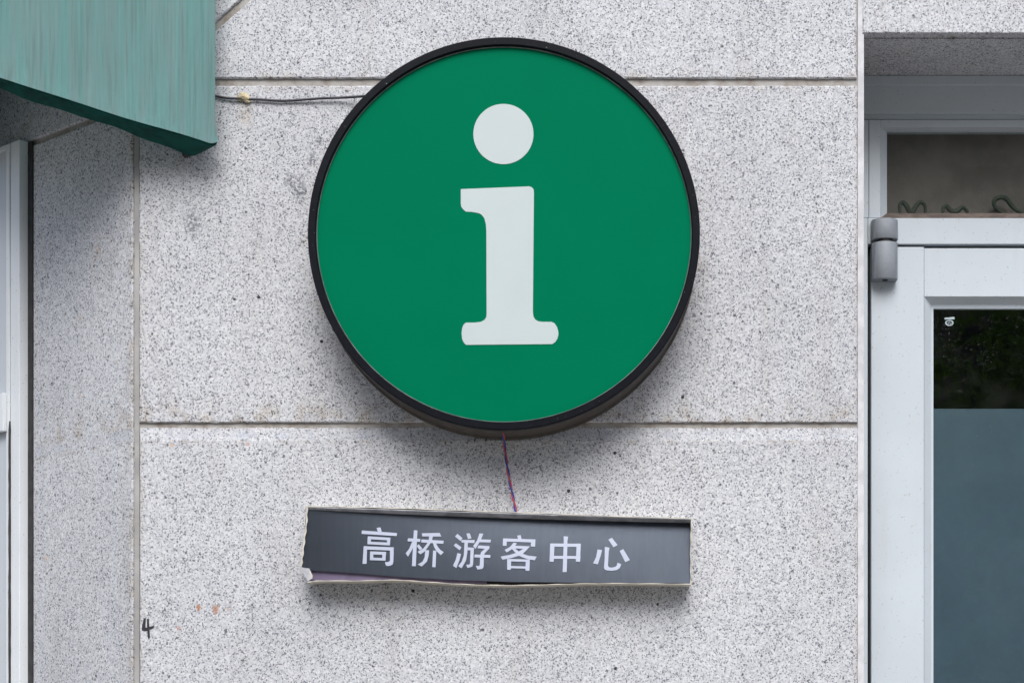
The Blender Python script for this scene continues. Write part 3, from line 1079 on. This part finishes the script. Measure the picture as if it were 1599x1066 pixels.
wires = thing('twisted_wires', 'red and blue twisted wires hanging between the sign and the plaque', 'wire', P(806, 800, -0.02))
core = smooth_path([P(785.5, 671, -0.070), P(786.5, 685, -0.040), P(789, 705, -0.022), P(793, 735, -0.018), P(799, 766, -0.020), P(804, 790, -0.03), P(806, 802, -0.042)], 16)
for ph, mat, nm in ((0.0, 'blue', 'blue_wire'), (math.pi, 'red', 'red_wire')):
    pts = []
    L = 0.0
    for i, p in enumerate(core):
        if i:
            L += (core[i] - core[i - 1]).length
        a = ph + L / 0.052 * 2 * math.pi
        pts.append(p + Vector((math.cos(a), math.sin(a), 0)) * 0.0016)
    link(nm, tube(pts, 0.0018, 8), mat, wires, True)

# ------------------------------------------------------------------ door frame with transom
YD = 0.245
fr = thing('door_frame', 'white door frame with a dark transom window over the door at right', 'door frame', P(1700, 0, YD) * Vector((1, 1, 0)) if False else Vector((P(1700, 0, YD).x, YD + 0.03, 0)))
R_ = 1985                                  # right end of the opening in photo px
ZG = 2310


def fpart(name, px0, py0, px1, py1, y0, y1, mat='white', bev=0.0015):
    return link(name, pbox(px0, py0, px1, py1, y0, y1, bev), mat, fr)


fpart('head_trim', 1336, 118, R_, 133, YD - 0.010, YD + 0.05)
fpart('head_panel', 1336, 133.5, R_, 178, YD, YD + 0.05)
fpart('transom_rail', 1375.3, 187, R_ - 30, 199, YD + 0.002, YD + 0.05)
fpart('head_groove', 1340, 178.3, R_, 186.8, YD + 0.007, YD + 0.05)
fpart('jamb', 1336, 187, 1356.5, 340, YD + 0.000, YD + 0.05)
fpart('jamb', 1357, 187, 1375, 340, YD - 0.0015, YD + 0.05)
fpart('jamb', 1325, 340.4, 1355, ZG, YD - 0.006, YD + 0.05)
fpart('jamb', R_ - 28, 187, R_ + 10, ZG, YD, YD + 0.05)
fpart('transom_bar', 1355.5, 340.4, R_ - 28.5, 381, YD - 0.004, YD + 0.05)
fpart('gasket', 1355.3, 381.3, R_ - 28.5, 387.5, YD + 0.020, YD + 0.05, 'black', 0)
fpart('gasket', 1355.3, 388, 1361, ZG, YD + 0.020, YD + 0.05, 'black', 0)


def bead_frame(parent, x0, y0, x1, y1, w0, wt, wb, ya, yb, mats, nm='glazing_bead'):
    """four sloping beads from the front opening (x0..y1 at ya) to the pane (inset, at yb)"""
    o = [(x0, y0), (x1, y0), (x1, y1), (x0, y1)]
    i = [(x0 + w0, y0 + wt), (x1 - w0, y0 + wt), (x1 - w0, y1 - wb), (x0 + w0, y1 - wb)]
    for k in range(4):
        j = (k + 1) % 4
        bm = bmesh.new()
        q = [P(*o[k], ya), P(*o[j], ya), P(*i[j], yb), P(*i[k], yb)]
        f = [bm.verts.new(v) for v in q]
        b = [bm.verts.new(v + Vector((0, 0.012, 0))) for v in q]
        bm.faces.new(f)
        bm.faces.new(b[::-1])
        for a in range(4):
            c = (a + 1) % 4
            bm.faces.new((f[a], b[a], b[c], f[c]))
        link(nm, bm, mats[k], parent)


bead_frame(fr, 1375, 199, R_ - 30, 340, 10, 7, 7, YD + 0.003, YD + 0.022, ['white', 'white', 'brown', 'white'])
link('pane', pbox(1380, 202, R_ - 36, 337, YD + 0.0235, YD + 0.0275), 'glass', fr)

# ------------------------------------------------------------------ door leaf
door = thing('glazed_door', 'white glazed door with blue grey frosted lower glass at the right edge', 'door', Vector((P(1680, 0, YD).x, YD + 0.02, 0.02)))
link('stile', pbox(1360.5, 385.5, 1443, ZG - 20, YD, YD + 0.045, 0.0015), 'white', door)
link('stile', pbox(R_ - 112, 385.5, R_ - 32, ZG - 20, YD, YD + 0.045, 0.0015), 'white', door)
link('rail', pbox(1443.2, 387.5, R_ - 112.2, 463, YD + 0.0005, YD + 0.045, 0.0012), 'white', door)
link('rail', pbox(1443.2, ZG - 160, R_ - 112.2, ZG - 20, YD + 0.0005, YD + 0.045, 0.0012), 'white', door)
bead_frame(door, 1443.2, 463, R_ - 112.2, ZG - 160, 11, 13.5, 14, YD + 0.001, YD + 0.020, ['white', 'white', 'white', 'white'])
bead_frame(door, 1453, 476, R_ - 122, ZG - 175, 4.5, 6, 5, YD + 0.0195, YD + 0.0215, ['white'] * 4, 'pane_gasket')
pane = link('pane', pbox(1450, 474, R_ - 120, ZG - 172, YD + 0.0235, YD + 0.0285), 'glass', door)
o = link('frosted_film', pbox(1450, 638, R_ - 120, ZG - 172, YD + 0.0295, YD + 0.0302), 'film', pane)
tag(o, 'blue grey frosted film covering the lower part of the glass')
# safety glass stamp in the upper corner of the pane
e = [[(1471.8 + a, 497.5 + b) for a, b in p] for p in [[(4.0, -0.4), (19.5, -2.0), (19.8, 1.8), (4.2, 2.4)]]]
ring = []
for k in range(24):
    a0, a1 = 2 * math.pi * k / 24, 2 * math.pi * (k + 1) / 24
    ring.append([(1483.5 + 6.6 * math.cos(a0), 505 + 4.6 * math.sin(a0)), (1483.5 + 6.6 * math.cos(a1), 505 + 4.6 * math.sin(a1)),
                 (1483.5 + 4.6 * math.cos(a1), 505 + 3.0 * math.sin(a1)), (1483.5 + 4.6 * math.cos(a0), 505 + 3.0 * math.sin(a0))])
bars = [[(1480.6, 505.6), (1484, 503.4), (1484.5, 504.4), (1481.2, 506.8)], [(1484.5, 506.8), (1486.2, 504.0), (1487, 504.6), (1485.4, 507.4)]]
stamp = [[(x - 1.0, y - 1.0) for x, y in p] for p in e] + [[(x - 1.0, y - 1.0) for x, y in p] for p in ring + bars]
link('glass_stamp', union_glyph(stamp, lambda x, y: P(x, y, YD + 0.0228), 0.0003), 'etch', pane)

# hinge: two knuckles on rounded plates
def knuckle(py0, py1, px0, px1, name, parent):
    a, b = P(px0, py1, YD - 0.02), P(px1, py0, YD - 0.02)
    x0, x1 = a.x, b.x
    w = x1 - x0
    # rounded bull-nose section in plan
    sec = [(x0 + 0.001, YD - 0.0005), (x0, YD - 0.014)]
    for k in range(1, 12):
        t = math.pi * k / 12
        sec.append((x0 + w * 0.5 - w * 0.5 * math.cos(t), YD - 0.014 - 0.024 * math.sin(t) ** 0.8))
    sec += [(x1, YD - 0.014), (x1 - 0.001, YD - 0.0005)]
    bm = bmesh.new()
    lv = []
    for z, ins in ((a.z, 0.0008), (a.z + 0.0012, 0.0), (b.z - 0.0012, 0.0), (b.z, 0.0008)):
        cx = (x0 + x1) / 2
        lv.append([bm.verts.new((cx + (x - cx) * (1 - ins / w * 2), y + (ins if y < YD - 0.02 else 0), z)) for x, y in sec])
    for p, q_ in zip(lv, lv[1:]):
        for k in range(len(sec)):
            k2 = (k + 1) % len(sec)
            bm.faces.new((p[k], p[k2], q_[k2], q_[k]))
    bm.faces.new(lv[0][::-1])
    bm.faces.new(lv[-1])
    return link(name, bm, 'hinge', parent, True)


hg = knuckle(379.5, 437.0, 1362, 1402, 'hinge', door)
knuckle(343.5, 374.5, 1361, 1402.5, 'upper_barrel', hg)
pz = P(1382, 377, YD - 0.02)
bm = bmesh.new()
bmesh.ops.create_cone(bm, cap_ends=True, segments=20, radius1=0.017, radius2=0.017, depth=0.012)
bm.transform(Matrix.Translation((pz.x, YD - 0.0185, pz.z)))
link('pin', bm, 'black', hg, True)
pz = P(1382, 437.0, YD - 0.02)
bm = bmesh.new()
bmesh.ops.create_cone(bm, cap_ends=True, segments=16, radius1=0.006, radius2=0.006, depth=0.002)
bm.transform(Matrix.Translation((pz.x, YD - 0.020, pz.z - 0.0005)))
link('pin', bm, 'black', hg, True)

# ------------------------------------------------------------------ curled ornaments behind the transom glass
YO = YD + 0.045
for k, (path, lab) in enumerate((
        ([(1406, 337), (1405, 322), (1409, 316), (1415, 321), (1420, 330), (1425, 331), (1430, 322), (1437, 316), (1444, 321), (1445, 337)], 'dark green heart shaped curl behind the transom glass nearest the hinge'),
        ([(1472, 337), (1473, 325), (1478, 322), (1484, 328), (1491, 331), (1497, 328), (1503, 324), (1509, 328), (1511, 337)], 'low wavy dark green curl in the middle of the transom glass'),
        ([(1572, 337), (1558, 328), (1552, 318), (1555, 311), (1564, 308), (1573, 312), (1579, 320), (1588, 328), (1602, 334), (1620, 333)], 'tall dark green hooked curl behind the transom glass at the right edge'))):
    th = thing('curled_ornament', lab, 'ornament', P(path[0][0], 340, YO), 'curled ornaments behind the transom glass')
    pts = smooth_path([P(a, b, YO) for a, b in path], 8)
    link('curl', tube(pts, [0.0030 + 0.0028 * math.sin(math.pi * i / (len(pts) - 1)) for i in range(len(pts))], 8), 'ornament', th, True)

bl = link('transom_backdrop', pbox(1365, 190, R_ - 15, 352, YD + 0.075, YD + 0.079), 'backdrop')  # sheet added to catch skylight, so the transom glass reads less black
tag(bl, 'added brown blind hanging behind the dark transom glass', 'backdrop')

# ------------------------------------------------------------------ dim room behind the door
x0, x1 = X(1300), X(2080)
bm = bmesh.new()
box(bm, x0, x1 + 0.6, 1.9, 2.0, -0.0, 3.6)
tag(link('room_back_wall', bm, 'room'), kind='structure')
bm = bmesh.new()
box(bm, x0 - 0.1, x0, 0.43, 1.9, 0.0, 3.6)
tag(link('room_side_wall', bm, 'room'), kind='structure')
bm = bmesh.new()
box(bm, x1 + 0.5, x1 + 0.6, 0.43, 1.9, 0.0, 3.6)
tag(link('room_side_wall', bm, 'room'), kind='structure')
bm = bmesh.new()
box(bm, x0 - 0.1, x1 + 0.6, 0.43, 2.0, 3.6, 3.7)
tag(link('room_ceiling', bm, 'room'), kind='structure')

# ------------------------------------------------------------------ street trees across the pavement (seen in the door glass)
def make_tree(seed):
    rnd = random.Random(seed)
    root = thing('street_tree', '', 'tree', (0, 0, 0), 'street trees mirrored in the door glass')
    pts = [Vector((0.06 * math.sin(k), 0.05 * math.cos(k * 1.3), k * 0.55)) for k in range(8)]
    bm = tube(pts, [0.19 - 0.014 * k for k in range(8)], 12)
    tips = []
    for k in range(9):
        a = k * 2.4 + rnd.uniform(-0.3, 0.3)
        z0 = 1.7 + 0.25 * k
        ln = rnd.uniform(1.4, 2.3)
        base = Vector((0.05, 0.05, z0))
        mid = base + Vector((math.cos(a) * ln * 0.5, math.sin(a) * ln * 0.5, 0.5))
        tip = base + Vector((math.cos(a) * ln, math.sin(a) * ln, 1.3))
        tube([base, mid, tip], [0.07, 0.045, 0.015], 7, bm)
        tips += [mid, tip]
    link('trunk', bm, 'bark', root, True)
    verts, faces = [], []
    clumps = [(t_ + Vector((rnd.gauss(0, .2), rnd.gauss(0, .2), rnd.gauss(0.1, .2))), rnd.uniform(0.5, 0.85)) for t_ in tips]
    for k in range(34):
        a, rr = rnd.uniform(0, 6.28), 2.3 * math.sqrt(rnd.random())
        clumps.append((Vector((math.cos(a) * rr, math.sin(a) * rr, rnd.uniform(1.9, 6.2) - 0.18 * rr * rr)), rnd.uniform(0.45, 0.85)))
    for c, r in clumps:
        for _ in range(230):
            d = Vector((rnd.gauss(0, 1), rnd.gauss(0, 1), rnd.gauss(0, 0.8))).normalized() * r * rnd.random() ** 0.4
            p = c + d
            u = Vector((rnd.gauss(0, 1), rnd.gauss(0, 1), rnd.gauss(0, 0.6))).normalized()
            v = u.cross(Vector((rnd.gauss(0, 1), rnd.gauss(0, 1), rnd.gauss(0, 1)))).normalized()
            l, w_ = rnd.uniform(0.05, 0.09), rnd.uniform(0.025, 0.045)
            i = len(verts)
            verts += [p - u * l, p + v * w_, p + u * l, p - v * w_]
            faces.append((i, i + 1, i + 2, i + 3))
    me = bpy.data.meshes.new('crown')
    me.from_pydata([tuple(v) for v in verts], [], faces)
    me.materials.append(M['leaf'])
    o = bpy.data.objects.new('crown', me)
    COL.objects.link(o)
    o.parent = root
    return root


protos = [make_tree(3), make_tree(11)]
spots = [(2.9, -9.6, 0.3, 0.85, 'leafy street tree mirrored in the upper glass of the white door'),
         (-1.6, -10.2, 1.9, 0.88, 'leafy street tree across the pavement behind the viewer'),
         (5.2, -12.4, 5.1, 0.95, 'taller leafy tree behind the one mirrored in the door'),
         (-6.2, -9.7, 2.7, 0.85, 'small leafy street tree opposite the green awning'),
         (0.6, -12.6, 0.9, 0.95, 'tall leafy tree in the second row opposite the round sign')]
for k, (x, y, rz, s, lab) in enumerate(spots):
    src = protos[k % 2]
    if k < 2:
        o = src
    else:
        o = src.copy()
        COL.objects.link(o)
        for ch in src.children:
            c_ = ch.copy()
            COL.objects.link(c_)
            c_.parent = o
    o.location = (x, y, 0)
    o.rotation_euler = (0, 0, rz)
    o.scale = (s, s, s)
    o["label"] = lab

# ------------------------------------------------------------------ added building, unseen directly; blocks the sky mirrored in the transom glass
bld = thing('added_sky_blocker', 'added brown block behind the leafy trees that hides sky from the glass', 'building', (-3.0, -31.0, 0))
bm = bmesh.new()
box(bm, -22, 15, -38, -31, 0, 14.0)
link('wall', bm, 'facade', bld)
bm = bmesh.new()
box(bm, -22.3, 15.3, -38.3, -30.6, 14.0, 14.4)
link('roof', bm, 'facade', bld)
for zi in range(4):
    for xi in range(9):
        bm = bmesh.new()
        x_, z_ = -20.5 + xi * 4.0, 1.4 + zi * 3.2
        box(bm, x_, x_ + 1.6, -31.0, -30.95, z_, z_ + 1.8)
        link('window', bm, 'dark_glass', bld)
